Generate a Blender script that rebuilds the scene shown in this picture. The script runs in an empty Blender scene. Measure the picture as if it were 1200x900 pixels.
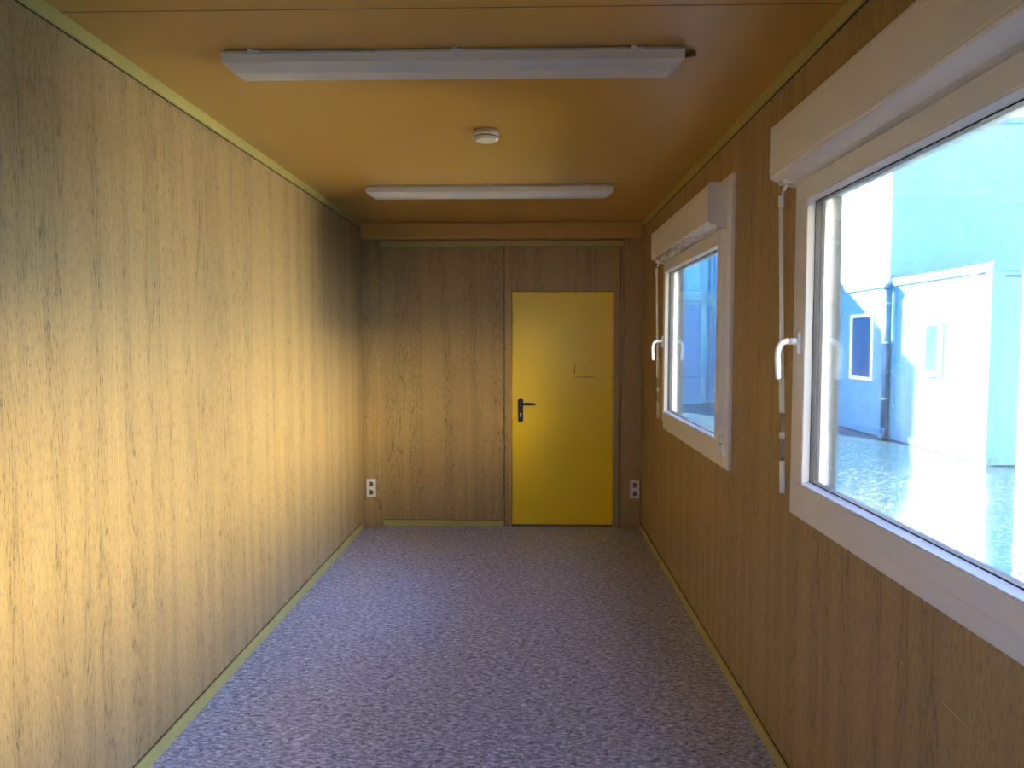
import bpy, bmesh, math, random
from mathutils import Vector, Matrix
random.seed(7)
C = bpy.context.scene.collection
PI = math.pi

# ------------------------------------------------------------------ materials
def new_mat(name):
    m = bpy.data.materials.new(name); m.use_nodes = True
    nt = m.node_tree; nt.nodes.clear()
    out = nt.nodes.new('ShaderNodeOutputMaterial')
    b = nt.nodes.new('ShaderNodeBsdfPrincipled')
    nt.links.new(b.outputs[0], out.inputs[0])
    return m, nt, b, out
def N(nt, t, **kw):
    n = nt.nodes.new(t)
    for k, v in kw.items():
        if k in n.inputs: n.inputs[k].default_value = v
        else: setattr(n, k, v)
    return n
def L(nt, a, b): nt.links.new(a, b)
def ramp(nt, fac, stops, interp='LINEAR'):
    r = nt.nodes.new('ShaderNodeValToRGB'); r.color_ramp.interpolation = interp
    e = r.color_ramp.elements
    while len(e) < len(stops): e.new(0.5)
    for i, (p, c) in enumerate(stops):
        e[i].position = p; e[i].color = (*c, 1) if len(c) == 3 else c
    L(nt, fac, r.inputs[0]); return r
def math_n(nt, op, a, b=None, clamp=False):
    n = nt.nodes.new('ShaderNodeMath'); n.operation = op; n.use_clamp = clamp
    for i, v in enumerate((a, b)):
        if v is None: continue
        if isinstance(v, (int, float)): n.inputs[i].default_value = v
        else: L(nt, v, n.inputs[i])
    return n.outputs[0]
def mix_c(nt, fac, a, b, mode='MIX'):
    n = nt.nodes.new('ShaderNodeMix'); n.data_type = 'RGBA'; n.blend_type = mode
    for s, v in ((n.inputs[0], fac), (n.inputs[6], a), (n.inputs[7], b)):
        if isinstance(v, (int, float)): s.default_value = v
        elif isinstance(v, tuple): s.default_value = (*v, 1)
        else: L(nt, v, s)
    return n.outputs[2]
def g(c): return (c, c, c)

def plain(name, col, rough=.5, spec=.5, metal=0., bump=0., bscale=200., var=.06, vscale=6.):
    m, nt, b, out = new_mat(name)
    geo = N(nt, 'ShaderNodeTexCoord')
    nz = N(nt, 'ShaderNodeTexNoise', Scale=vscale, Detail=5.); L(nt, geo.outputs['Object'], nz.inputs['Vector'])
    lo = tuple(max(0, x*(1-var)) for x in col); hi = tuple(min(1, x*(1+var)) for x in col)
    r = ramp(nt, nz.outputs['Fac'], [(.3, lo), (.7, hi)])
    L(nt, r.outputs[0], b.inputs['Base Color'])
    b.inputs['Roughness'].default_value = rough
    b.inputs['Specular IOR Level'].default_value = spec
    b.inputs['Metallic'].default_value = metal
    if bump:
        n2 = N(nt, 'ShaderNodeTexNoise', Scale=bscale, Detail=3.); L(nt, geo.outputs['Object'], n2.inputs['Vector'])
        bp = N(nt, 'ShaderNodeBump', Strength=bump, Distance=.002); L(nt, n2.outputs['Fac'], bp.inputs['Height'])
        L(nt, bp.outputs[0], b.inputs['Normal'])
    return m

def wood(name, axis, base, rough=.42):
    """laminate with vertical oak grain; axis = world axis running along the wall"""
    m, nt, b, out = new_mat(name)
    pos = N(nt, 'ShaderNodeNewGeometry').outputs['Position']
    sep = N(nt, 'ShaderNodeSeparateXYZ'); L(nt, pos, sep.inputs[0])
    u = sep.outputs[axis]; z = sep.outputs['Z']
    def vec(su, sz, off=0.):
        c = N(nt, 'ShaderNodeCombineXYZ')
        L(nt, math_n(nt, 'MULTIPLY_ADD', u, su), c.inputs[0]); c.inputs[0].links[0].from_node.inputs[2].default_value = off
        L(nt, math_n(nt, 'MULTIPLY', z, sz), c.inputs[1]); return c.outputs[0]
    # cathedral rings: contour lines of a stretched noise
    n1 = N(nt, 'ShaderNodeTexNoise', Scale=1., Detail=2.5, Roughness=.45); L(nt, vec(7.5, .55, 3.1), n1.inputs['Vector'])
    rings = math_n(nt, 'FRACT', math_n(nt, 'MULTIPLY', n1.outputs['Fac'], 26.))
    ringline = ramp(nt, rings, [(0., g(1.)), (.16, g(.25)), (.45, g(0.)), (.8, g(.05)), (1., g(.9))]).outputs[0]
    # dark streak columns about 11 cm apart
    n2 = N(nt, 'ShaderNodeTexNoise', Scale=1., Detail=1.5); L(nt, vec(9., .28, 7.7), n2.inputs['Vector'])
    colm = ramp(nt, n2.outputs['Fac'], [(.46, g(0.)), (.55, g(1.)), (.72, g(.8))]).outputs[0]
    # pores: short vertical dashes
    n3 = N(nt, 'ShaderNodeTexNoise', Scale=1., Detail=3., Roughness=.7); L(nt, vec(260., 30.), n3.inputs['Vector'])
    pores = ramp(nt, n3.outputs['Fac'], [(.52, g(0.)), (.64, g(1.))]).outputs[0]
    n4 = N(nt, 'ShaderNodeTexNoise', Scale=1., Detail=4., Roughness=.65); L(nt, vec(120., 5.), n4.inputs['Vector'])
    fine = ramp(nt, n4.outputs['Fac'], [(.35, g(0.)), (.68, g(1.))]).outputs[0]
    n5 = N(nt, 'ShaderNodeTexNoise', Scale=1., Detail=2.); L(nt, vec(2.3, .5, 1.), n5.inputs['Vector'])
    dk = math_n(nt, 'MULTIPLY', math_n(nt, 'MULTIPLY', ringline, colm), math_n(nt, 'MULTIPLY_ADD', pores, .75))
    dk.node.inputs[1].links[0].from_node.inputs[2].default_value = .25
    dark = tuple(x*.20 for x in base); mid = tuple(x*.55 for x in base); lite = tuple(min(1, x*1.22) for x in base)
    c = mix_c(nt, fine, base, lite)
    c = mix_c(nt, math_n(nt, 'MULTIPLY', pores, .85), c, mid)
    c = mix_c(nt, math_n(nt, 'MULTIPLY', colm, .12), c, mid)
    c = mix_c(nt, math_n(nt, 'MULTIPLY', dk, 1.5, True), c, dark)
    c = mix_c(nt, math_n(nt, 'MULTIPLY', n5.outputs['Fac'], .16), c, mid)
    # fine panel joints every 1.20 m
    j = math_n(nt, 'FRACT', math_n(nt, 'MULTIPLY_ADD', u, 1/1.2)); j.node.inputs[0].links[0].from_node.inputs[2].default_value = WJ[axis]
    L(nt, c, b.inputs['Base Color'])
    jl = math_n(nt, 'LESS_THAN', j, .0022)
    c2 = mix_c(nt, jl, c, tuple(min(1, x*1.35) for x in base)); L(nt, c2, b.inputs['Base Color'])
    b.inputs['Roughness'].default_value = rough
    b.inputs['Specular IOR Level'].default_value = .4
    bp = N(nt, 'ShaderNodeBump', Strength=.22, Distance=.0012, invert=True)
    L(nt, math_n(nt, 'ADD', pores, dk), bp.inputs['Height']); L(nt, bp.outputs[0], b.inputs['Normal'])
    return m
WJ = {'Y': 1 - (2.43/1.2) % 1, 'X': .43}
WOOD = (.415, .292, .132)
M = {}
M['wood_y'] = wood('oak_laminate_long_walls', 'Y', WOOD)
M['wood_x'] = wood('oak_laminate_end_walls', 'X', WOOD)
M['ceil'] = plain('tan_satin_ceiling_sheet', (.56, .335, .078), .36, .5, bump=.12, bscale=260, var=.05, vscale=1.5)
M['trim'] = plain('khaki_trim_strip', (.48, .43, .14), .45, .4, var=.08)
M['seam'] = plain('dark_joint_line', (.06, .04, .02), .8)
M['chip'] = plain('bare_chip', (.62, .55, .42), .8)
M['joint'] = plain('brown_ceiling_joint', (.22, .13, .05), .8)
M['pvc'] = plain('white_window_plastic', (.84, .84, .83), .30, .5, var=.02)
M['pvc2'] = plain('white_shutter_plastic', (.84, .83, .81), .28, .5, var=.02)
M['gasket'] = plain('black_rubber_gasket', (.01, .01, .012), .6)
M['handle'] = plain('white_handle_lacquer', (.88, .90, .90), .22, .5, var=.02)
M['lampw'] = plain('milky_lamp_cover', (.82, .82, .80), .33, .5, var=.03)
def milky():
    m, nt, b, out = new_mat('milky_lamp_cover')
    b.inputs['Base Color'].default_value = (.95, .95, .93, 1); b.inputs['Roughness'].default_value = .3
    tl = N(nt, 'ShaderNodeBsdfTranslucent'); tl.inputs[0].default_value = (.98, .98, .97, 1)
    mx = N(nt, 'ShaderNodeMixShader'); mx.inputs[0].default_value = .45
    L(nt, b.outputs[0], mx.inputs[1]); L(nt, tl.outputs[0], mx.inputs[2]); L(nt, mx.outputs[0], out.inputs[0])
    return m
M['lampw'] = milky()
M['lampb'] = plain('white_lamp_housing', (.74, .72, .68), .4)
M['yellow'] = plain('yellow_door_paint', (.92, .66, .006), .34, .5, var=.03, vscale=2.5)
M['door_mark'] = plain('brown_tape_residue', (.30, .17, .01), .7)
M['black'] = plain('black_door_plastic', (.012, .012, .014), .35)
M['steel'] = plain('brushed_steel', (.62, .62, .62), .3, metal=1.)
M['socket'] = plain('white_socket_plastic', (.80, .80, .77), .35, var=.01)
M['socket_in'] = plain('socket_cup_dark', (.10, .11, .12), .5)
M['detector'] = plain('white_detector_plastic', (.78, .76, .72), .4, var=.02)
M['slot'] = plain('dark_detector_slot', (.07, .06, .06), .6)
M['screw'] = plain('dark_nail_head', (.05, .045, .03), .6)
M['darkcap'] = plain('grey_threshold_metal', (.12, .12, .13), .45, metal=.6)
# exterior
M['rail'] = plain('grey_guide_rail', (.03, .055, .065), .4)
M['cont'] = plain('light_blue_container_paint', (.055, .22, .31), .45, .4, bump=.1, bscale=60, var=.08, vscale=2.)
M['contw'] = plain('white_container_paint', (.80, .78, .70), .45, .4, var=.05, vscale=2.)
M['contd'] = plain('blue_container_paint', (.03, .13, .26), .45, .4, var=.10, vscale=3.)
M['cont_frame'] = plain('light_blue_frame_paint', (.045, .19, .27), .45, .4, var=.1)
M['hole'] = plain('dark_opening', (.03, .05, .08), .7)
M['pipe'] = plain('blue_grey_downpipe', (.03, .10, .20), .4)
M['blind'] = plain('blue_grey_window_pane', (.01, .07, .15), .15, .6)
M['mark'] = plain('purple_blue_print', (.10, .10, .38), .6)

def floor_mat():
    m, nt, b, out = new_mat('mottled_mauve_grey_flooring')
    pos = N(nt, 'ShaderNodeNewGeometry').outputs['Position']
    w = N(nt, 'ShaderNodeTexNoise', Scale=9., Detail=2.); L(nt, pos, w.inputs['Vector'])
    add = N(nt, 'ShaderNodeMixRGB', blend_type='ADD'); add.inputs[0].default_value = .05
    L(nt, pos, add.inputs[1]); L(nt, w.outputs['Color'], add.inputs[2])
    mp = N(nt, 'ShaderNodeMapping'); mp.inputs['Scale'].default_value = (38, 75, 1); mp.inputs['Rotation'].default_value = (0, 0, .35)
    L(nt, add.outputs[0], mp.inputs[0])
    n1 = N(nt, 'ShaderNodeTexNoise', Scale=1.0, Detail=4., Roughness=.62, Distortion=.6); L(nt, mp.outputs[0], n1.inputs['Vector'])
    mp2 = N(nt, 'ShaderNodeMapping'); mp2.inputs['Scale'].default_value = (90, 150, 1); mp2.inputs['Rotation'].default_value = (0, 0, -.5)
    L(nt, pos, mp2.inputs[0])
    n2 = N(nt, 'ShaderNodeTexNoise', Scale=1.0, Detail=3., Roughness=.6, Distortion=1.); L(nt, mp2.outputs[0], n2.inputs['Vector'])
    n3 = N(nt, 'ShaderNodeTexNoise', Scale=2.2, Detail=3.); L(nt, pos, n3.inputs['Vector'])
    c = ramp(nt, n1.outputs['Fac'], [(.33, (.075, .075, .12)), (.46, (.28, .30, .43)), (.56, (.50, .515, .68)), (.68, (.86, .87, .98))]).outputs[0]
    fl = ramp(nt, n2.outputs['Fac'], [(.56, g(0.)), (.68, g(1.))]).outputs[0]
    dk = ramp(nt, n2.outputs['Fac'], [(.30, g(1.)), (.42, g(0.))]).outputs[0]
    c = mix_c(nt, math_n(nt, 'MULTIPLY', fl, .55), c, (.82, .82, .92))
    c = mix_c(nt, math_n(nt, 'MULTIPLY', dk, .65), c, (.06, .06, .095))
    c = mix_c(nt, math_n(nt, 'MULTIPLY', n3.outputs['Fac'], .22), c, (.30, .29, .36))
    L(nt, c, b.inputs['Base Color'])
    b.inputs['Roughness'].default_value = .40; b.inputs['Specular IOR Level'].default_value = .45
    bp = N(nt, 'ShaderNodeBump', Strength=.25, Distance=.001); L(nt, n1.outputs['Fac'], bp.inputs['Height']); L(nt, bp.outputs[0], b.inputs['Normal'])
    return m
M['floor'] = floor_mat()

def asphalt():
    m, nt, b, out = new_mat('wet_asphalt')
    pos = N(nt, 'ShaderNodeNewGeometry').outputs['Position']
    n1 = N(nt, 'ShaderNodeTexNoise', Scale=70., Detail=4.); L(nt, pos, n1.inputs['Vector'])
    n2 = N(nt, 'ShaderNodeTexNoise', Scale=.55, Detail=4.); L(nt, pos, n2.inputs['Vector'])
    c = ramp(nt, n1.outputs['Fac'], [(.35, (.003, .014, .030)), (.60, (.009, .035, .06)), (.70, (.035, .09, .13))]).outputs[0]
    L(nt, c, b.inputs['Base Color'])
    r = ramp(nt, n2.outputs['Fac'], [(.40, g(.06)), (.62, g(.14))]).outputs[0]; n3 = N(nt, 'ShaderNodeTexNoise', Scale=26., Detail=5., Roughness=.7); L(nt, pos, n3.inputs['Vector'])
    dry = ramp(nt, n3.outputs['Fac'], [(.52, g(0.)), (.60, g(1.))]).outputs[0]
    L(nt, mix_c(nt, dry, r, (.55, .55, .55)), b.inputs['Roughness']); b.inputs['Specular IOR Level'].default_value = .2
    bp = N(nt, 'ShaderNodeBump', Strength=.25, Distance=.004); L(nt, n1.outputs['Fac'], bp.inputs['Height']); L(nt, bp.outputs[0], b.inputs['Normal'])
    return m
M['asphalt'] = asphalt()

def glass():
    m, nt, b, out = new_mat('clear_window_glass')
    nt.nodes.remove(b)
    tr = N(nt, 'ShaderNodeBsdfTransparent'); tr.inputs[0].default_value = (.93, .97, .98, 1)
    gl = N(nt, 'ShaderNodeBsdfGlossy'); gl.inputs['Roughness'].default_value = .02
    df = N(nt, 'ShaderNodeBsdfDiffuse'); df.inputs[0].default_value = (.8, .85, .88, 1)
    fr = N(nt, 'ShaderNodeFresnel', IOR=1.45)
    mx = N(nt, 'ShaderNodeMixShader'); L(nt, math_n(nt, 'MULTIPLY', fr.outputs[0], .8), mx.inputs[0])
    L(nt, tr.outputs[0], mx.inputs[1]); L(nt, gl.outputs[0], mx.inputs[2])
    # dried rain specks
    pos = N(nt, 'ShaderNodeNewGeometry').outputs['Position']
    v = N(nt, 'ShaderNodeTexVoronoi', Scale=42.); L(nt, pos, v.inputs['Vector'])
    nn = N(nt, 'ShaderNodeTexNoise', Scale=6.); L(nt, pos, nn.inputs['Vector'])
    sp = math_n(nt, 'MULTIPLY', math_n(nt, 'LESS_THAN', v.outputs['Distance'], .075), math_n(nt, 'GREATER_THAN', nn.outputs['Fac'], .52))
    m2 = N(nt, 'ShaderNodeMixShader'); L(nt, math_n(nt, 'MULTIPLY', sp, .35), m2.inputs[0])
    L(nt, mx.outputs[0], m2.inputs[1]); L(nt, df.outputs[0], m2.inputs[2]); L(nt, m2.outputs[0], out.inputs[0])
    return m
M['glass'] = glass()

def film():
    m, nt, b, out = new_mat('crumpled_clear_film')
    nt.nodes.remove(b)
    tr = N(nt, 'ShaderNodeBsdfTransparent'); gl = N(nt, 'ShaderNodeBsdfGlossy'); gl.inputs['Roughness'].default_value = .22
    mx = N(nt, 'ShaderNodeMixShader'); mx.inputs[0].default_value = .55
    L(nt, tr.outputs[0], mx.inputs[1]); L(nt, gl.outputs[0], mx.inputs[2]); L(nt, mx.outputs[0], out.inputs[0])
    return m
M['film'] = film()

# ------------------------------------------------------------------ mesh helpers
class MB:
    def __init__(s): s.bm = bmesh.new(); s.mats = []
    def mi(s, m):
        if m not in s.mats: s.mats.append(m)
        return s.mats.index(m)
    def _fin(s, faces, m):
        i = s.mi(m)
        for f in faces: f.material_index = i
    def box(s, a, b, m, bev=0., seg=2):
        a, b = [min(p, q) for p, q in zip(a, b)], [max(p, q) for p, q in zip(a, b)]
        r = bmesh.ops.create_cube(s.bm, size=1.)
        vs = r['verts']
        for v in vs:
            v.co = Vector([a[i] + (v.co[i]+.5)*(b[i]-a[i]) for i in range(3)])
        fs = list({f for v in vs for f in v.link_faces}); s._fin(fs, m)
        if bev:
            es = list({e for v in vs for e in v.link_edges})
            q = bmesh.ops.bevel(s.bm, geom=es, offset=bev, segments=seg, affect='EDGES', profile=.5)
            s._fin(q['faces'], m)
        return s
    def cyl(s, p, q, r, m, r2=None, n=24, cap=True):
        p, q = Vector(p), Vector(q); d = q-p
        k = bmesh.ops.create_cone(s.bm, cap_ends=cap, segments=n, radius1=r, radius2=r if r2 is None else r2, depth=d.length)
        rot = d.to_track_quat('Z', 'Y').to_matrix().to_4x4()
        bmesh.ops.transform(s.bm, matrix=Matrix.Translation((p+q)/2) @ rot, verts=k['verts'])
        fs = list({f for v in k['verts'] for f in v.link_faces}); s._fin(fs, m)
        for f in fs:
            if len(f.verts) == 4: f.smooth = True
        return s
    def prism(s, pts, axis, a, b, m):
        """closed profile pts (2D) extruded along axis from a to b"""
        def P(t, uv):
            c = list(uv); c.insert(axis, t); return Vector(c)
        v0 = [s.bm.verts.new(P(a, p)) for p in pts]; v1 = [s.bm.verts.new(P(b, p)) for p in pts]
        fs = [s.bm.faces.new(v0), s.bm.faces.new(list(reversed(v1)))]
        n = len(pts)
        for i in range(n):
            fs.append(s.bm.faces.new((v0[i], v1[i], v1[(i+1) % n], v0[(i+1) % n])))
        s._fin(fs, m); return s
    def tube(s, pts, r, m, n=14, flat=1.):
        pts = [Vector(p) for p in pts]; rings = []
        rr = r if isinstance(r, (list, tuple)) else [r]*len(pts)
        for i, p in enumerate(pts):
            t = (pts[min(i+1, len(pts)-1)] - pts[max(i-1, 0)]).normalized()
            a = t.cross(Vector((0, 1, 0)));
            if a.length < 1e-3: a = t.cross(Vector((1, 0, 0)))
            a.normalize(); c = t.cross(a).normalized()
            rings.append([s.bm.verts.new(p + a*math.cos(k*2*PI/n)*rr[i] + c*math.sin(k*2*PI/n)*rr[i]*flat) for k in range(n)])
        fs = []
        for i in range(len(rings)-1):
            for k in range(n):
                f = s.bm.faces.new((rings[i][k], rings[i][(k+1) % n], rings[i+1][(k+1) % n], rings[i+1][k])); f.smooth = True; fs.append(f)
        fs.append(s.bm.faces.new(list(reversed(rings[0])))); fs.append(s.bm.faces.new(rings[-1]))
        s._fin(fs, m); return s
    def build(s, name, parent=None):
        bmesh.ops.recalc_face_normals(s.bm, faces=s.bm.faces[:])
        me = bpy.data.meshes.new(name)
        o = bpy.data.objects.new(name, me); C.objects.link(o)
        org = Vector((0, 0, 0)); p = parent
        while p is not None: org += p.location; p = p.parent
        if parent is not None:
            bmesh.ops.translate(s.bm, verts=s.bm.verts[:], vec=-org); o.parent = parent
        s.bm.to_mesh(me); s.bm.free()
        for m in s.mats: me.materials.append(M[m])
        return o
def arc(cx, cy, r, a0, a1, n): return [(cx+r*math.cos(a0+(a1-a0)*i/n), cy+r*math.sin(a0+(a1-a0)*i/n)) for i in range(n+1)]
def bez(p, n=10):
    p = [Vector(x) for x in p]
    return [(1-t)**3*p[0]+3*(1-t)**2*t*p[1]+3*(1-t)*t*t*p[2]+t**3*p[3] for t in [i/n for i in range(n+1)]]
def empty(name, loc):
    o = bpy.data.objects.new(name, None); C.objects.link(o); o.location = loc; o.empty_display_size = .1; return o
def struct(o): o['kind'] = 'structure'; return o
def tag(o, label, cat, group=None):
    o['label'] = label; o['category'] = cat
    if group: o['group'] = group
    return o
def copy_tree(o, parent=None):
    c = o.copy(); C.objects.link(c); c.parent = parent
    for ch in list(o.children): copy_tree(ch, c)
    return c

# ------------------------------------------------------------------ room
XL, XR, YB, YF, ZC = -1.385, .905, 6.10, -.45, 2.50
WT = .12                                   # wall thickness
XO = XR + .07
W1 = (.97, 2.42); W2 = (3.41, 4.86)        # sash y ranges
ZS = (1.02, 2.05)                          # sash z range
b = MB(); b.box((XL-WT, YF-WT, -.14), (XO, YB+WT, 0), 'floor'); struct(b.build('floor'))
b = MB(); b.box((XL-WT, YF-WT, ZC), (XO, YB+WT, ZC+.14), 'ceil'); ce = struct(b.build('ceiling'))
b = MB()
for y in (2.185,): b.box((XL, y, ZC-.0012), (XR, y+.002, ZC+.001), 'joint')
struct(b.build('trim_1'))
b = MB(); b.box((XL-WT, YF, 0), (XL, YB+WT, ZC), 'wood_y')
for y, z in ((2.382, .745), (3.142, .159), (3.222, .124), (2.62, .41)): b.box((XL-.001, y-.003, z-.002), (XL+.0006, y+.003, z+.002), 'chip')
struct(b.build('wall_left'))
b = MB()
oy = [(W1[0]-.01, W1[1]+.01), (W2[0]-.01, W2[1]+.01)]
b.box((XR, YF, 0), (XO, YB+WT, ZS[0]), 'wood_y')
b.box((XR, YF, ZS[1]), (XO, YB+WT, ZC), 'wood_y')
for a, c in ((YF, oy[0][0]), (oy[0][1], oy[1][0]), (oy[1][1], YB+WT)): b.box((XR, a, ZS[0]), (XO, c, ZS[1]), 'wood_y')
for (y0, z0), (y1, z1) in (((1.604, .749), (1.514, .742)), ((1.478, .733), (1.442, .732)), ((1.79, .758), (1.775, .757))):
    b.cyl((XR-.0003, y0, z0), (XR-.0003, y1, z1), .0008, 'chip', n=6)
struct(b.build('wall_right'))
DX0, DX1, DZ = -.155, .676, 1.945
b = MB()
b.box((XL, YB, 0), (DX0-.012, YB+WT, ZC), 'wood_x'); b.box((DX1+.012, YB, 0), (XR, YB+WT, ZC), 'wood_x')
b.box((DX0-.012, YB, DZ+.012), (DX1+.012, YB+WT, ZC), 'wood_x'); b.box((DX0-.02, YB+.07, 0), (DX1+.02, YB+WT, DZ+.02), 'wood_x')
struct(b.build('wall_back'))
FX0, FX1, FZ0, FZ1 = -.60, .12, 1.20, 1.92     # added unseen window in the end wall behind the camera, lights the lamp fronts
b = MB()
b.box((XL-WT, YF-WT, 0), (FX0, YF, ZC), 'wood_x'); b.box((FX1, YF-WT, 0), (XO, YF, ZC), 'wood_x')
b.box((FX0, YF-WT, 0), (FX1, YF, FZ0), 'wood_x'); b.box((FX0, YF-WT, FZ1), (FX1, YF, ZC), 'wood_x'); struct(b.build('wall_front'))
w3 = struct(empty('added_fill_window', ((FX0+FX1)/2, YF, FZ0)))
b = MB(); f = .05
for a, c in (((FX0, FZ0), (FX1, FZ0+f)), ((FX0, FZ1-f), (FX1, FZ1)), ((FX0, FZ0), (FX0+f, FZ1)), ((FX1-f, FZ0), (FX1, FZ1))):
    b.box((a[0], YF-.06, a[1]), (c[0], YF+.006, c[1]), 'pvc', .003)
b.build('window_frame', w3)
b = MB(); b.box((FX0+f-.003, YF-.034, FZ0+f-.003), (FX1-f+.003, YF-.030, FZ1-f+.003), 'glass'); b.build('pane', w3)
# back wall dressing: corner casings, infill panel, beam
b = MB(); b.box((XL, YB-.055, 0), (-1.245, YB, ZC), 'wood_x', .003); struct(b.build('trim_2'))
b = MB(); b.box((.755, YB-.055, 0), (XR, YB, ZC), 'wood_x', .003); struct(b.build('trim_3'))
b = MB(); b.box((XL+.004, YB-.10, 2.368), (XR-.004, YB, ZC), 'ceil', .012, 3); struct(b.build('trim_4'))
b = MB()   # top ledge strip under the beam
b.box((-1.245, YB-.018, 2.315), (.755, YB, 2.355), 'trim', .002); struct(b.build('trim_5'))
b = MB()   # door casing strips
b.box((DX0-.066, YB-.006, 0), (DX0-.060, YB, 2.315), 'seam'); b.box((DX1+.052, YB-.006, 0), (DX1+.058, YB, 2.315), 'seam')
b.box((DX0-.060, YB-.010, 0), (DX0-.004, YB, 2.315), 'wood_x', .002); b.box((DX1+.004, YB-.010, 0), (DX1+.052, YB, 2.315), 'wood_x', .002)
struct(b.build('trim_6'))
# cornices and baseboards
def strip(name, side, z0, z1, y1=YB-.10, nails=()):
    b = MB(); x = XL if side < 0 else XR; t = .012
    xs = sorted((x, x - side*t))
    b.box((xs[0], YF, z0), (xs[1], y1, z1), 'trim', .002)
    xf = x - side*t
    for y, z in nails: b.cyl((xf+side*.002, y, z), (xf-side*.0008, y, z), .0032, 'screw', n=8)
    xx = sorted((x, x - side*.004)); zz = (z1, z1+.003) if z0 < .1 else (z0-.003, z0)
    b.box((xx[0], YF, zz[0]), (xx[1], y1, zz[1]), 'seam')
    return struct(b.build(name))
strip('trim_7', -1, 2.455, ZC); strip('trim_8', 1, 2.455, ZC)
nl = [(1.2+.38*i+.03*math.sin(i*5), .045 if i % 2 else .012) for i in range(12)]
strip('baseboard_left', -1, 0, .055, 5.95, nl); strip('baseboard_right', 1, 0, .050, 6.04, nl[::2])
b = MB(); b.box((-1.23, YB-.012, 0), (DX0-.066, YB, .048), 'trim', .002); b.box((-1.23, YB-.004, .048), (DX0-.066, YB, .051), 'seam'); struct(b.build('baseboard_back'))
# ------------------------------------------------------------------ door
dr = struct(empty('door_1', ((DX0+DX1)/2, YB, 0)))
b = MB(); b.box((DX0, YB+.012, .012), (DX1, YB+.055, DZ), 'yellow', .003)
leaf = b.build('door_leaf', dr)
b = MB()
for a, c in (((DX0-.012, 0), (DX0-.002, DZ+.012)), ((DX1+.002, 0), (DX1+.012, DZ+.012)), ((DX0-.012, DZ+.002), (DX1+.012, DZ+.012))):
    b.box((a[0], YB-.004, a[1]), (c[0], YB+.03, c[1]), 'yellow' if a[0] > .5 else 'wood_x', .001)
b.build('door_frame', dr)
b = MB(); b.box((DX0, YB-.01, 0), (DX1, YB+.06, .010), 'darkcap', .002); b.build('threshold', dr)
b = MB()
b.box((.3595, YB+.0112, 1.262), (.3655, YB+.0124, 1.352), 'door_mark'); b.box((.366, YB+.0112, 1.243), (.54, YB+.0124, 1.247), 'door_mark'); b.box((.44, YB+.0112, 1.242), (.475, YB+.0124, 1.249), 'door_mark'); b.box((.478, YB+.0112, 1.37), (.492, YB+.0124, 1.376), 'door_mark')
b.build('tape_residue', leaf)['label'] = 'brown L-shaped tape residue'
hx, hz = -.083, 1.015
b = MB()
pr = arc(hx, hz+.035, .021, 0, PI, 14) + arc(hx, hz-.125, .021, PI, 2*PI, 14)
b.prism(pr, 1, YB+.002, YB+.012, 'black')
hd = b.build('door_handle', dr); hd['label'] = 'black lever handle on long backplate'
b = MB(); b.cyl((hx, YB+.004, hz+.01), (hx, YB-.012, hz+.01), .017, 'black'); b.cyl((hx, YB-.010, hz+.01), (hx, YB-.045, hz+.01), .010, 'black')
b.tube([(hx, YB-.045, hz+.01), (hx+.012, YB-.052, hz+.011), (hx+.04, YB-.053, hz+.011), (hx+.09, YB-.052, hz+.011), (hx+.116, YB-.050, hz+.010), (hx+.124, YB-.048, hz+.009)], [.010, .010, .0105, .0105, .009, .004], 'black', flat=.7)
b.build('lever', hd)
b = MB(); b.cyl((hx, YB+.004, hz-.075), (hx, YB-.004, hz-.075), .0085, 'steel'); b.box((hx-.0045, YB-.003, hz-.102), (hx+.0045, YB+.004, hz-.078), 'steel', .001)
b.build('lock_cylinder', hd)['label'] = 'steel lock cylinder'

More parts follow.
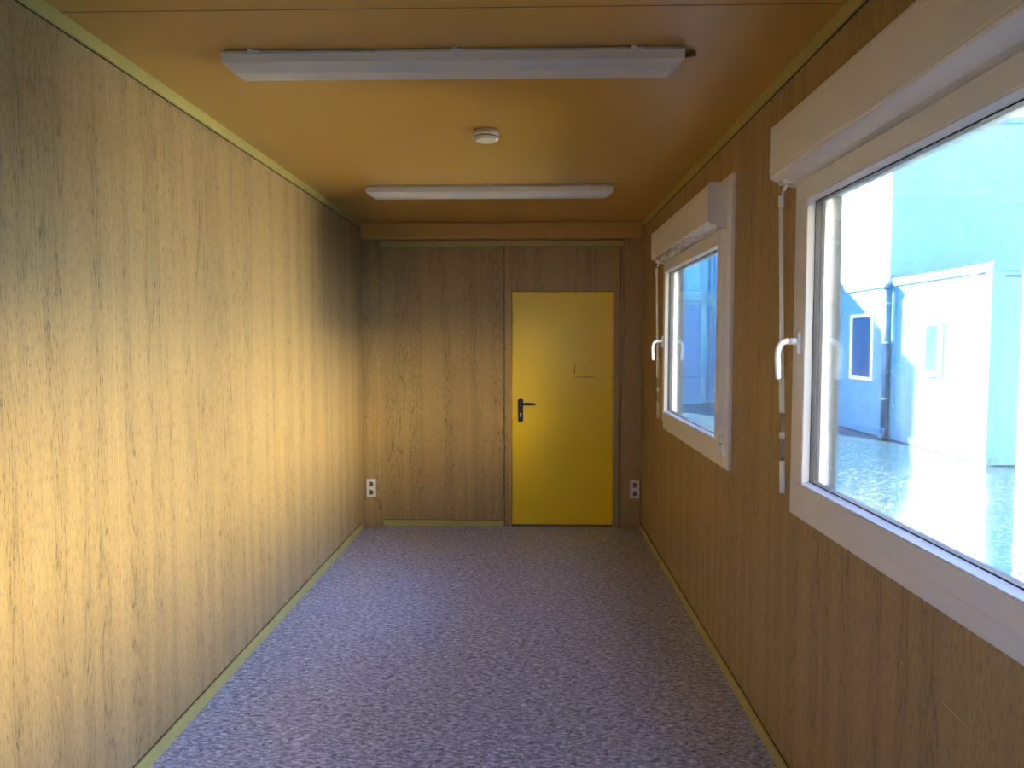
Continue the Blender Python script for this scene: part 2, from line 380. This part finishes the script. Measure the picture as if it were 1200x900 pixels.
# ------------------------------------------------------------------ windows
XF = .888                                  # face of the flat cover flange
def ring(b, x0, x1, oy0, oy1, oz0, oz1, w, m, bev=.003, wz=None):
    wz = wz or w
    b.box((x0, oy0, oz0), (x1, oy1, oz0+wz), m, bev); b.box((x0, oy0, oz1-wz), (x1, oy1, oz1), m, bev)
    b.box((x0, oy0, oz0+wz-.001), (x1, oy0+w, oz1-wz+.001), m, bev); b.box((x0, oy1-w, oz0+wz-.001), (x1, oy1, oz1-wz+.001), m, bev)
def make_window(name, y0, y1):
    """y0,y1 = sash range"""
    z0, z1 = ZS
    w = struct(empty(name, (XR, (y0+y1)/2, z0-.06)))
    b = MB()
    # flat cover flange around the opening
    b.box((XF, y0-.075, .955), (XR, y1+.115, z0+.006), 'pvc', .003)
    b.box((XF+.004, y0-.075, .985), (XR, y1+.115, .989), 'pvc')
    b.box((XF-.004, y0-.04, z0-.022), (XR, y1+.07, z0-.004), 'pvc', .002)     # stepped lower rail
    b.box((XF, y0-.075, z1-.006), (XR, y1+.115, 2.285), 'pvc', .003)
    b.box((XF, y0-.075, z0-.001), (XR, y0+.004, z1+.001), 'pvc', .003); b.box((XF, y1-.004, z0-.001), (XR, y1+.115, z1+.001), 'pvc', .003)
    # fixed frame inside the wall opening and the shutter guides outside
    ring(b, XR-.002, XR+.032, y0-.009, y1+.009, z0+.001, z1-.001, .030, 'pvc', 0)
    b.box((XR+.037, y0-.005, z0+.02), (XO+.012, y0+.022, z1-.01), 'rail', .002); b.box((XR+.037, y1-.022, z0+.02), (XO+.012, y1+.005, z1-.01), 'rail', .002)
    b.box((XR+.037, y0, z1-.050), (XO+.012, y1, z1-.002), 'pvc', .002)
    b.prism([(XR+.037, z0+.03), (XO+.05, z0-.0), (XO+.05, z0-.012), (XR+.037, z0+.005)], 1, y0-.005, y1+.005, 'pvc')
    b.build('window_frame', w)
    b = MB(); t = .062
    ring(b, .860, XR+.035, y0, y1, z0, z1-.0, t, 'pvc', .004)
    # bevelled glazing beads
    gy0, gy1, gz0, gz1 = y0+t, y1-t, z0+t, z1-t
    bp = [(0, 0), (0, .004), (.020, .013), (.020, 0)]
    for (a0, a1, zz, sgn) in ((gy0, gy1, gz0, 1), (gy0, gy1, gz1, -1)):
        b.prism([(.862+p, zz+sgn*q) for p, q in bp], 1, a0, a1, 'pvc')
    for (yy, sgn) in ((gy0, 1), (gy1, -1)):
        b.prism([(.862+p, yy+sgn*q) for p, q in bp], 2, gz0, gz1, 'pvc')
    sash = b.build('sash', w)
    b = MB(); ring(b, .883, .897, gy0+.006, gy1-.006, gz0+.006, gz1-.006, .010, 'gasket', 0); ring(b, .905, .913, gy0+.002, gy1-.002, gz0+.002, gz1-.002, .010, 'gasket', 0); b.build('gasket', sash)
    b = MB(); b.box((.888, gy0+.004, gz0+.004), (.892, gy1-.004, gz1-.004), 'glass')
    b.build('pane', sash)
    # handle on the far stile, grip hanging down
    hy, hz = y1-.028, 1.535
    b = MB()
    b.box((.848, hy-.014, hz-.035), (.861, hy+.014, hz+.037), 'handle', .005, 3)
    b.cyl((.856, hy, hz+.005), (.826, hy, hz+.005), .0105, 'handle')
    pts = bez([(.830, hy, hz+.005), (.800, hy+.002, hz+.008), (.792, hy+.006, hz-.01), (.792, hy+.008, hz-.045)], 10) + [Vector((.794, hy+.008, hz-.08)), Vector((.796, hy+.008, hz-.112)), Vector((.797, hy+.008, hz-.118))]
    b.tube(pts, [.0095]*11+[.0098, .0088, .004], 'handle', flat=.85)
    b.build('window_handle', sash)['label'] = 'white curved lever handle'
    # lower hinge on the near stile
    b = MB(); yh = y0-.010
    b.cyl((.872, yh, z0+.0), (.872, yh, z0+.045), .0085, 'handle', n=14); b.cyl((.872, yh, z0+.05), (.872, yh, z0+.088), .0085, 'handle', n=14); b.cyl((.872, yh, z0+.044), (.872, yh, z0+.051), .006, 'slot', n=12)
    b.box((.876, yh-.010, z0-.012), (.887, yh+.012, z0+.09), 'handle', .002)
    b.build('hinge', w)
    return w
make_window('window_1', *W1); make_window('window_2', *W2)

# roller shutter housings with cranks
def make_shutter(name, y0, y1, label, film_on):
    yb, ye = y0-.005, y1+.115
    s = empty(name, (XF, (yb+ye)/2, 2.05))
    tag(s, label, 'roller shutter', 'roller shutter boxes above the windows')
    b = MB()
    prof = [(XF, 2.255), (.812, 2.255), (.803, 2.250), (.800, 2.240), (.800, 2.225), (.8012, 2.2235), (.800, 2.222), (.800, 2.165), (.8012, 2.1635), (.800, 2.162), (.800, 2.098), (.8012, 2.0965), (.800, 2.095), (.800, 2.088), (.803, 2.082), (.812, 2.078)]
    prof += [(.83, 2.070), (.85, 2.062), (.87, 2.057), (XF, 2.055)]
    b.prism(prof, 1, yb+.004, ye-.004, 'pvc2'); b.build('shutter_box', s)
    b = MB()
    cap = [(XF, 2.258), (.811, 2.258), (.801, 2.252), (.798, 2.240), (.798, 2.087), (.802, 2.080), (.812, 2.075), (.87, 2.054), (XF, 2.052)]
    b.prism(cap, 1, yb, yb+.004, 'pvc2'); b.build('end_cap', s)
    b = MB(); b.prism(cap, 1, ye-.004, ye, 'pvc2'); b.build('end_cap', s)
    # universal joint under the box and crank rod, hooked in a clip at the bottom
    yj = ye-.030; b = MB()
    b.box((.822, yj-.03, 2.056), (.868, yj+.012, 2.071), 'handle', .003)
    b.cyl((.845, yj-.004, 2.062), (.838, yj+.004, 2.040), .006, 'handle', n=12)
    b.build('crank_bracket', s)
    b = MB()
    b.tube([(.840, yj+.002, 2.044), (.834, yj+.008, 2.034), (.838, yj+.006, 2.026), (.833, yj+.012, 2.018)], .0042, 'steel', n=8)
    b.build('universal_joint', s)
    top = Vector((.832, yj+.012, 2.022)); bot = Vector((.848, yj-.013, 1.045))
    def P(z): t = (top.z-z)/(top.z-bot.z); return top.lerp(bot, t)
    b = MB()
    b.cyl(P(2.022), P(1.985), .0095, 'handle', n=16); b.cyl(P(1.985), P(1.40), .0075, 'handle', n=16)
    b.build('crank_rod', s)['label'] = 'long white crank rod'
    b = MB(); b.cyl(P(1.415), P(1.30), .0095, 'handle', n=16); b.build('crank_grip', s)
    b = MB(); b.cyl(P(1.31), P(1.13), .0055, 'steel', n=12); b.cyl(P(1.235), P(1.21), .0098, 'handle', n=16); b.build('crank_link', s)
    b = MB(); b.cyl(P(1.14), P(1.03), .0095, 'handle', n=16); b.build('crank_grip', s)
    if film_on:
        bm = MB(); rnd = random.Random(3); nx, ny = 4, 22; grid = []
        for i in range(ny+1):
            row = []
            for k in range(nx+1):
                u = k/nx; x = .803+.075*u; z = 2.0795-.021*min(1, u*1.1) - .003 + (rnd.random()-.5)*.008
                row.append(bm.bm.verts.new((x, yb+.02+(ye-yb-.10)*i/ny + (rnd.random()-.5)*.04, z)))
            grid.append(row)
        for i in range(ny):
            for k in range(nx):
                q = (grid[i][k], grid[i+1][k], grid[i+1][k+1], grid[i][k+1])
                for f in (bm.bm.faces.new(q[:3]), bm.bm.faces.new((q[0], q[2], q[3]))): f.material_index = bm.mi('film')
        bm.build('protective_film', s)['label'] = 'wrinkled clear film under the box'
    return s
make_shutter('roller_shutter', *W1, 'white roller shutter box with crank above the large near window on the right', False)
make_shutter('roller_shutter', *W2, 'white roller shutter box with wrinkled film underneath, above the smaller far window', True)

# ------------------------------------------------------------------ ceiling lamps
def make_lamp(y0, label):
    x0, x1 = -1.022, .500; yc = y0+.062; t = empty('ceiling_lamp', ((x0+x1)/2, yc, ZC))
    tag(t, label, 'ceiling lamp', 'fluorescent ceiling lamps')
    b = MB(); b.box((x0+.01, y0+.006, ZC-.014), (x1-.01, y0+.118, ZC), 'lampb', .002); b.build('housing', t)
    # diffuser: lofted octagonal-ended tray
    bm = MB()
    def sec(x, z0, z1, ins):
        return [(y0+ins*.0, z1), (y0, z0+.022), (y0+.024, z0), (y0+.100, z0), (y0+.124, z0+.022), (y0+.124, z1)]
    zt, zb = ZC-.008, ZC-.067
    v = []
    for x, zz in ((x0, zb+.026), (x0+.042, zb), (x1-.042, zb), (x1, zb+.026)):
        fl = zz > zb
        pts = [(y0, zt), (y0, zb+.026), (y0+(.010 if fl else .024), zz), (y0+(.114 if fl else .100), zz), (y0+.124, zb+.026), (y0+.124, zt)]
        v.append([bm.bm.verts.new((x, p, q)) for p, q in pts])
    fs = []
    for i in range(3):
        for k in range(6):
            fs.append(bm.bm.faces.new((v[i][k], v[i+1][k], v[i+1][(k+1) % 6], v[i][(k+1) % 6])))
    fs += [bm.bm.faces.new(v[0]), bm.bm.faces.new(list(reversed(v[3])))]
    bm._fin(fs, 'lampw'); bmesh.ops.remove_doubles(bm.bm, verts=bm.bm.verts[:], dist=.0004)
    bm.build('diffuser', t)
    b = MB(); b.box((x0-.001, y0-.002, zt-.006), (x1+.001, y0+.126, zt), 'lampb', .001); b.build('rim', t)
    for x in (-.935, -.26, .325):
        b = MB(); b.box((x, y0-.006, zt-.004), (x+.018, y0-.001, zt+.010), 'handle', .0015); b.box((x+.016, y0-.005, zt-.002), (x+.042, y0-.001, zt+.004), 'handle', .001); b.build('clip', t)
    return t
l1 = make_lamp(2.475, 'long white fluorescent lamp on the ceiling, the nearer and larger of the two')
l2 = copy_tree(l1); l2.location.y += 2.125; l2.location.x += .003
l2['label'] = 'long white fluorescent lamp on the ceiling, the farther one towards the yellow door'
# junction stub beside the near lamp
b = MB(); b.cyl((.510, 2.53, ZC-.012), (.545, 2.53, ZC-.006), .009, 'joint', n=12)
o = b.build('cable_gland', l1); o['label'] = 'small grey cable gland'

# smoke detector
cx, cy = -.205, 3.43
t = empty('smoke_detector', (cx, cy, ZC)); tag(t, 'round white smoke detector on the ceiling between the two lamps', 'smoke detector')
b = MB(); b.cyl((cx, cy, ZC), (cx, cy, ZC-.008), .050, 'detector', n=48); b.build('base_plate', t)
b = MB(); b.cyl((cx, cy, ZC-.008), (cx, cy, ZC-.030), .0585, 'detector', n=48); b.build('housing', t)
b = MB(); b.cyl((cx, cy, ZC-.030), (cx, cy, ZC-.034), .0545, 'slot', n=48); b.build('vent_slot', t)
b = MB(); b.cyl((cx, cy, ZC-.034), (cx, cy, ZC-.040), .0585, 'detector', n=48); b.cyl((cx, cy, ZC-.040), (cx, cy, ZC-.048), .0575, 'detector', r2=.046, n=48)
b.cyl((cx+.02, cy-.01, ZC-.0478), (cx+.02, cy-.01, ZC-.0495), .009, 'detector', n=20)
cov = b.build('cover', t)
b = MB()
for k in range(9):   # illegible maker's print on the rim
    a = -PI/2 + (k-4)*.075; r = .0588
    p = Vector((cx+r*math.cos(a), cy+r*math.sin(a), ZC-.017-(.001 if k % 2 else 0)))
    b.box(p-Vector((.0015, .0006, .0012)), p+Vector((.0015, .0006, .0012)), 'slot')
b.build('printed_mark', t)

# wall sockets
def make_socket(x0, x1, z0, z1, label):
    yf = YB-.055; xc = (x0+x1)/2
    t = empty('wall_socket', (xc, yf, z0)); tag(t, label, 'socket', 'double wall sockets beside the door end')
    b = MB(); h = z1-z0
    b.box((x0, yf-.011, z0), (x1, yf, z1), 'socket', .003, 3); pl = b.build('face_plate', t)
    for zc in (z0+h*.27, z0+h*.73):
        b = MB()
        # raised rim ring with dark cup
        n = 28; R, r = .0235, .0205
        ro = [(xc+R*math.cos(2*PI*i/n), zc+R*math.sin(2*PI*i/n)) for i in range(n)]; ri = [(xc+r*math.cos(2*PI*i/n), zc+r*math.sin(2*PI*i/n)) for i in range(n)]
        vo = [b.bm.verts.new((p[0], yf-.0112, p[1])) for p in ro]; vf = [b.bm.verts.new((p[0], yf-.0145, p[1])) for p in ro]
        vi = [b.bm.verts.new((p[0], yf-.0145, p[1])) for p in ri]; vb = [b.bm.verts.new((p[0], yf-.0115, p[1])) for p in ri]
        fs = []
        for i in range(n):
            j = (i+1) % n
            for q in ((vo[i], vo[j], vf[j], vf[i]), (vf[i], vf[j], vi[j], vi[i]), (vi[i], vi[j], vb[j], vb[i])): fs.append(b.bm.faces.new(q))
        b._fin(fs, 'socket'); f = b.bm.faces.new(vb); b._fin([f], 'socket_in')
        b.box((xc-.019, yf-.0135, zc-.004), (xc-.008, yf-.0115, zc+.004), 'socket', .0005)
        b.build('socket_cup', pl)
    return t
make_socket(-1.358, -1.282, .252, .402, 'white double wall socket in the left rear corner')
make_socket(.815, .892, .252, .402, 'white double wall socket in the right rear corner beside the yellow door')

# ------------------------------------------------------------------ outside
ZG = -.21
b = MB(); b.box((-12, -14, ZG-.2), (22, 34, ZG), 'asphalt'); struct(b.build('ground'))

def casting(b, cx, cy, cz, sx, sy, sz):
    """corner casting box with an oval hole on each outer face; s* = outward signs"""
    w, d, h = .10, .10, .115
    x0, x1 = (cx-w, cx) if sx > 0 else (cx, cx+w); y0, y1 = (cy-d, cy) if sy > 0 else (cy, cy+d); z0, z1 = (cz-h, cz) if sz > 0 else (cz, cz+h)
    b.box((x0, y0, z0), (x1, y1, z1), 'cont_frame', .006)
    xm, ym, zm = (x0+x1)/2, (y0+y1)/2, (z0+z1)/2
    ov = lambda u, v: [(u+.020*math.cos(a*PI/8), v+.036*math.sin(a*PI/8)) for a in range(16)]
    b.prism(ov(ym, zm), 0, cx+sx*.001-.002, cx+sx*.001+.002, 'hole'); b.prism(ov(xm, zm), 1, cy+sy*.001-.002, cy+sy*.001+.002, 'hole')
def container(x0, y0, z0, lx, ly, h, panel, label, frame='cont_frame', ribs=None, cat='container', name='office_container'):
    t = empty(name, (x0+lx/2, y0+ly/2, z0)); tag(t, label, cat, None)
    x1, y1, z1 = x0+lx, y0+ly, z0+h
    b = MB()
    e = .03
    b.box((x0+e, y0+e, z0+.10), (x1-e, y1-e, z1-.10), panel)
    if ribs:   # trapezoid ribs on the -y face and the -x face
        p = .14
        n = int((lx-.30)/p)
        for i in range(n):
            u = x0+.16+i*p; b.prism([(u, y0+e+.001), (u+.02, y0+e-.018), (u+.07, y0+e-.018), (u+.09, y0+e+.001)], 2, z0+.14, z1-.14, panel)
        n = int((ly-.30)/p)
        for i in range(n):
            u = y0+.16+i*p; b.prism([(x0+e+.001, u), (x0+e-.018, u+.02), (x0+e-.018, u+.07), (x0+e+.001, u+.09)], 2, z0+.14, z1-.14, panel)
    b.build('wall_panel', t)
    b = MB(); f = .11
    for x in (x0, x1-f):
        for y in (y0, y1-f): b.box((x, y, z0+.10), (x+f, y+f, z1-.10), frame, .008)
    for z in (z0, z1-.13):
        for y in (y0+.004, y1-.07): b.box((x0+.05, y, z+.006), (x1-.05, y+.066, z+.124), frame, .006)
        for x in (x0+.004, x1-.07): b.box((x, y0+.05, z+.006), (x+.066, y1-.05, z+.124), frame, .006)
    b.build('frame', t)
    b = MB(); b.box((x0+.05, y0+.05, z1-.05), (x1-.05, y1-.05, z1-.01), frame); b.build('roof', t)
    for sx, x in ((-1, x0), (1, x1)):
        for sy, y in ((-1, y0), (1, y1)):
            for sz, z in ((-1, z0), (1, z1)):
                b = MB(); casting(b, x, y, z, sx, sy, sz); b.build('corner_casting', t)
    return t
def ext_window(t, x, y0, y1, z0, z1):
    b = MB(); f = .06
    ring(b, x-.03, x+.04, y0, y1, z0, z1, f, 'contw', .003); w = b.build('window_frame', t); w['label'] = 'white framed window'
    b = MB(); b.box((x-.006, y0+f-.002, z0+f-.002), (x+.004, y1-f+.002, z1-f+.002), 'blind'); b.build('pane', w)
H1 = 2.85
# A: narrow cabin closest to the windows
container(3.69, 4.48, ZG, 2.44, 1.20, H1-.03, 'contw', 'narrow white sunlit cabin container closest to the near window at the right edge', frame='contw')
# B: end on, in the middle of the near window
cb = container(6.40, 10.50, ZG, 6.06, 2.84, H1, 'cont', 'white container standing end-on in the middle of the near window view')
ext_window(cb, 6.43, 11.75, 12.30, .98, 1.86)
cu = bpy.data.curves.new('letters', 'FONT'); cu.body = 'CS'; cu.size = .17; cu.extrude = .002; cu.align_x = 'CENTER'
to = bpy.data.objects.new('letters', cu); C.objects.link(to)
dg = bpy.context.evaluated_depsgraph_get(); me = bpy.data.meshes.new_from_object(to.evaluated_get(dg)); bpy.data.objects.remove(to)
me.materials.clear(); me.materials.append(M['mark'])
lo = bpy.data.objects.new('printed_lettering', me); C.objects.link(lo); lo.parent = cb
lo.matrix_local = Matrix.Translation(Vector((6.395, 10.92, 2.50)) - cb.location) @ Matrix.Rotation(-PI/2, 4, 'Z') @ Matrix.Rotation(PI/2, 4, 'X')
lo['label'] = 'small blue letters near the top corner'
b = MB()
for k in range(7): b.box((6.60+k*.035, 10.523, 2.435), (6.624+k*.035, 10.531, 2.465), 'hole')
b.build('printed_mark', cb)
# C with D on top
cc = container(6.37, 13.46, ZG, 6.06, 2.84, H1, 'cont', 'blue container with a narrow white-framed window on the left of the near window view')
ext_window(cc, 6.40, 14.02, 14.98, .80, 2.06)
b = MB(); b.box((6.385, 15.45, 1.78), (6.405, 15.75, 2.08), 'cont_frame', .005)
for k in range(5): b.box((6.380, 15.48, 1.81+k*.052), (6.388, 15.72, 1.83+k*.052), 'hole')
b.build('vent', cc)
container(6.40, 13.46, ZG+H1, 6.06, 2.84, H1, 'cont', 'upper storey container stacked over the blue container with the white-framed window')
# E: stack that closes the alley, F: corrugated stack next to it
E1 = container(2.75, 20.60, ZG, 2.05, 6.06, H1, 'contd', 'blue container on the ground at the alley end, seen through the far window')
container(2.75, 20.60, ZG+H1, 2.05, 6.06, H1, 'cont', 'lighter blue container on top of the stack at the alley end')
container(4.86, 21.10, ZG, 2.44, 6.06, H1, 'contd', 'ribbed dark blue container on the ground right of the alley end stack', ribs=True)
container(4.86, 21.10, ZG+H1, 2.44, 6.06, H1, 'contd', 'ribbed dark blue container on the upper level right of the alley end stack', ribs=True)
# downpipe between B and C
t = empty('downpipe', (6.32, 13.38, ZG)); tag(t, 'round downpipe standing in the gap beside the blue container', 'downpipe')
b = MB(); b.cyl((6.315, 13.38, ZG+.10), (6.315, 13.38, 2.45), .045, 'pipe', n=18); b.tube([(6.315, 13.38, ZG+.20), (6.32, 13.38, ZG+.08), (6.26, 13.38, ZG+.03), (6.20, 13.38, ZG+.02)], .047, 'pipe'); b.build('pipe', t)
b = MB(); b.cyl((6.315, 13.38, 2.45), (6.315, 13.38, 2.55), .045, 'pipe', r2=.085, n=18); b.build('funnel', t)
for z in (.5, 1.5, 2.2):
    b = MB(); b.cyl((6.315, 13.38, z), (6.315, 13.38, z+.03), .052, 'steel', n=18); b.box((6.33, 13.37, z+.005), (6.39, 13.39, z+.025), 'steel'); b.build('bracket', t)

# ------------------------------------------------------------------ light
w = bpy.data.worlds.new('sky'); bpy.context.scene.world = w; w.use_nodes = True
nt = w.node_tree; nt.nodes.clear()
out = N(nt, 'ShaderNodeOutputWorld'); bg = N(nt, 'ShaderNodeBackground'); L(nt, bg.outputs[0], out.inputs[0])
tc = N(nt, 'ShaderNodeTexCoord'); sp = N(nt, 'ShaderNodeSeparateXYZ'); L(nt, tc.outputs['Generated'], sp.inputs[0])
r = ramp(nt, sp.outputs['Z'], [(0., (1., 1.1, 1.25)), (.15, (.80, 1.0, 1.6)), (.42, (.85, 1.1, 1.9)), (.62, (.70, 1.15, 2.6)), (1., (.30, .55, 1.3))])
# bright haze low over the open yard in front of the windows
hx_ = math_n(nt, 'DIVIDE', sp.outputs['X'], math_n(nt, 'SQRT', math_n(nt, 'SUBTRACT', 1.0001, math_n(nt, 'MULTIPLY', sp.outputs['Z'], sp.outputs['Z']))))
az = ramp(nt, hx_, [(.34, g(0.)), (.46, g(1.)), (.66, g(.9)), (.84, g(.36)), (1., g(.33))]).outputs[0]
el = ramp(nt, sp.outputs['Z'], [(.06, g(0.)), (.13, g(1.)), (.26, g(.9)), (.52, g(0.))], 'EASE').outputs[0]
glow = math_n(nt, 'MULTIPLY', az, el)
south = math_n(nt, 'LESS_THAN', sp.outputs['Y'], 0.25)
glow = math_n(nt, 'MULTIPLY', glow, south)
col = mix_c(nt, glow, r.outputs[0], (11.5, 8.8, 4.4))
L(nt, col, bg.inputs[0]); bg.inputs[1].default_value = 1.0
sun = bpy.data.lights.new('sun', 'SUN'); sun.energy = 36.; sun.color = (1., .86, .62); sun.angle = math.radians(.6)
so = bpy.data.objects.new('sun', sun); C.objects.link(so); so.location = (-8, 18, 12)
so.rotation_euler = Vector((-.84, 1.85, 1.)).to_track_quat('Z', 'Y').to_euler()

# ------------------------------------------------------------------ camera
cam = bpy.data.cameras.new('camera'); cam.sensor_width = 36.; cam.lens = 867/1200*36; cam.clip_start = .02; cam.clip_end = 200
co = bpy.data.objects.new('camera', cam); C.objects.link(co); co.location = (0, 0, 1.54)
co.rotation_euler = (PI/2 - math.atan(50/867), 0, math.atan(22/867))
bpy.context.scene.camera = co
sc = bpy.context.scene
sc.view_settings.view_transform = 'Standard'; sc.view_settings.look = 'None'; sc.view_settings.gamma = 1.; sc.view_settings.use_curve_mapping = False
sc.view_settings.exposure = 3.6
try:
    sc.cycles.max_bounces = 14; sc.cycles.diffuse_bounces = 8; sc.cycles.glossy_bounces = 5; sc.cycles.transparent_max_bounces = 16
    sc.cycles.caustics_reflective = False; sc.cycles.sample_clamp_indirect = 12.
except Exception: pass
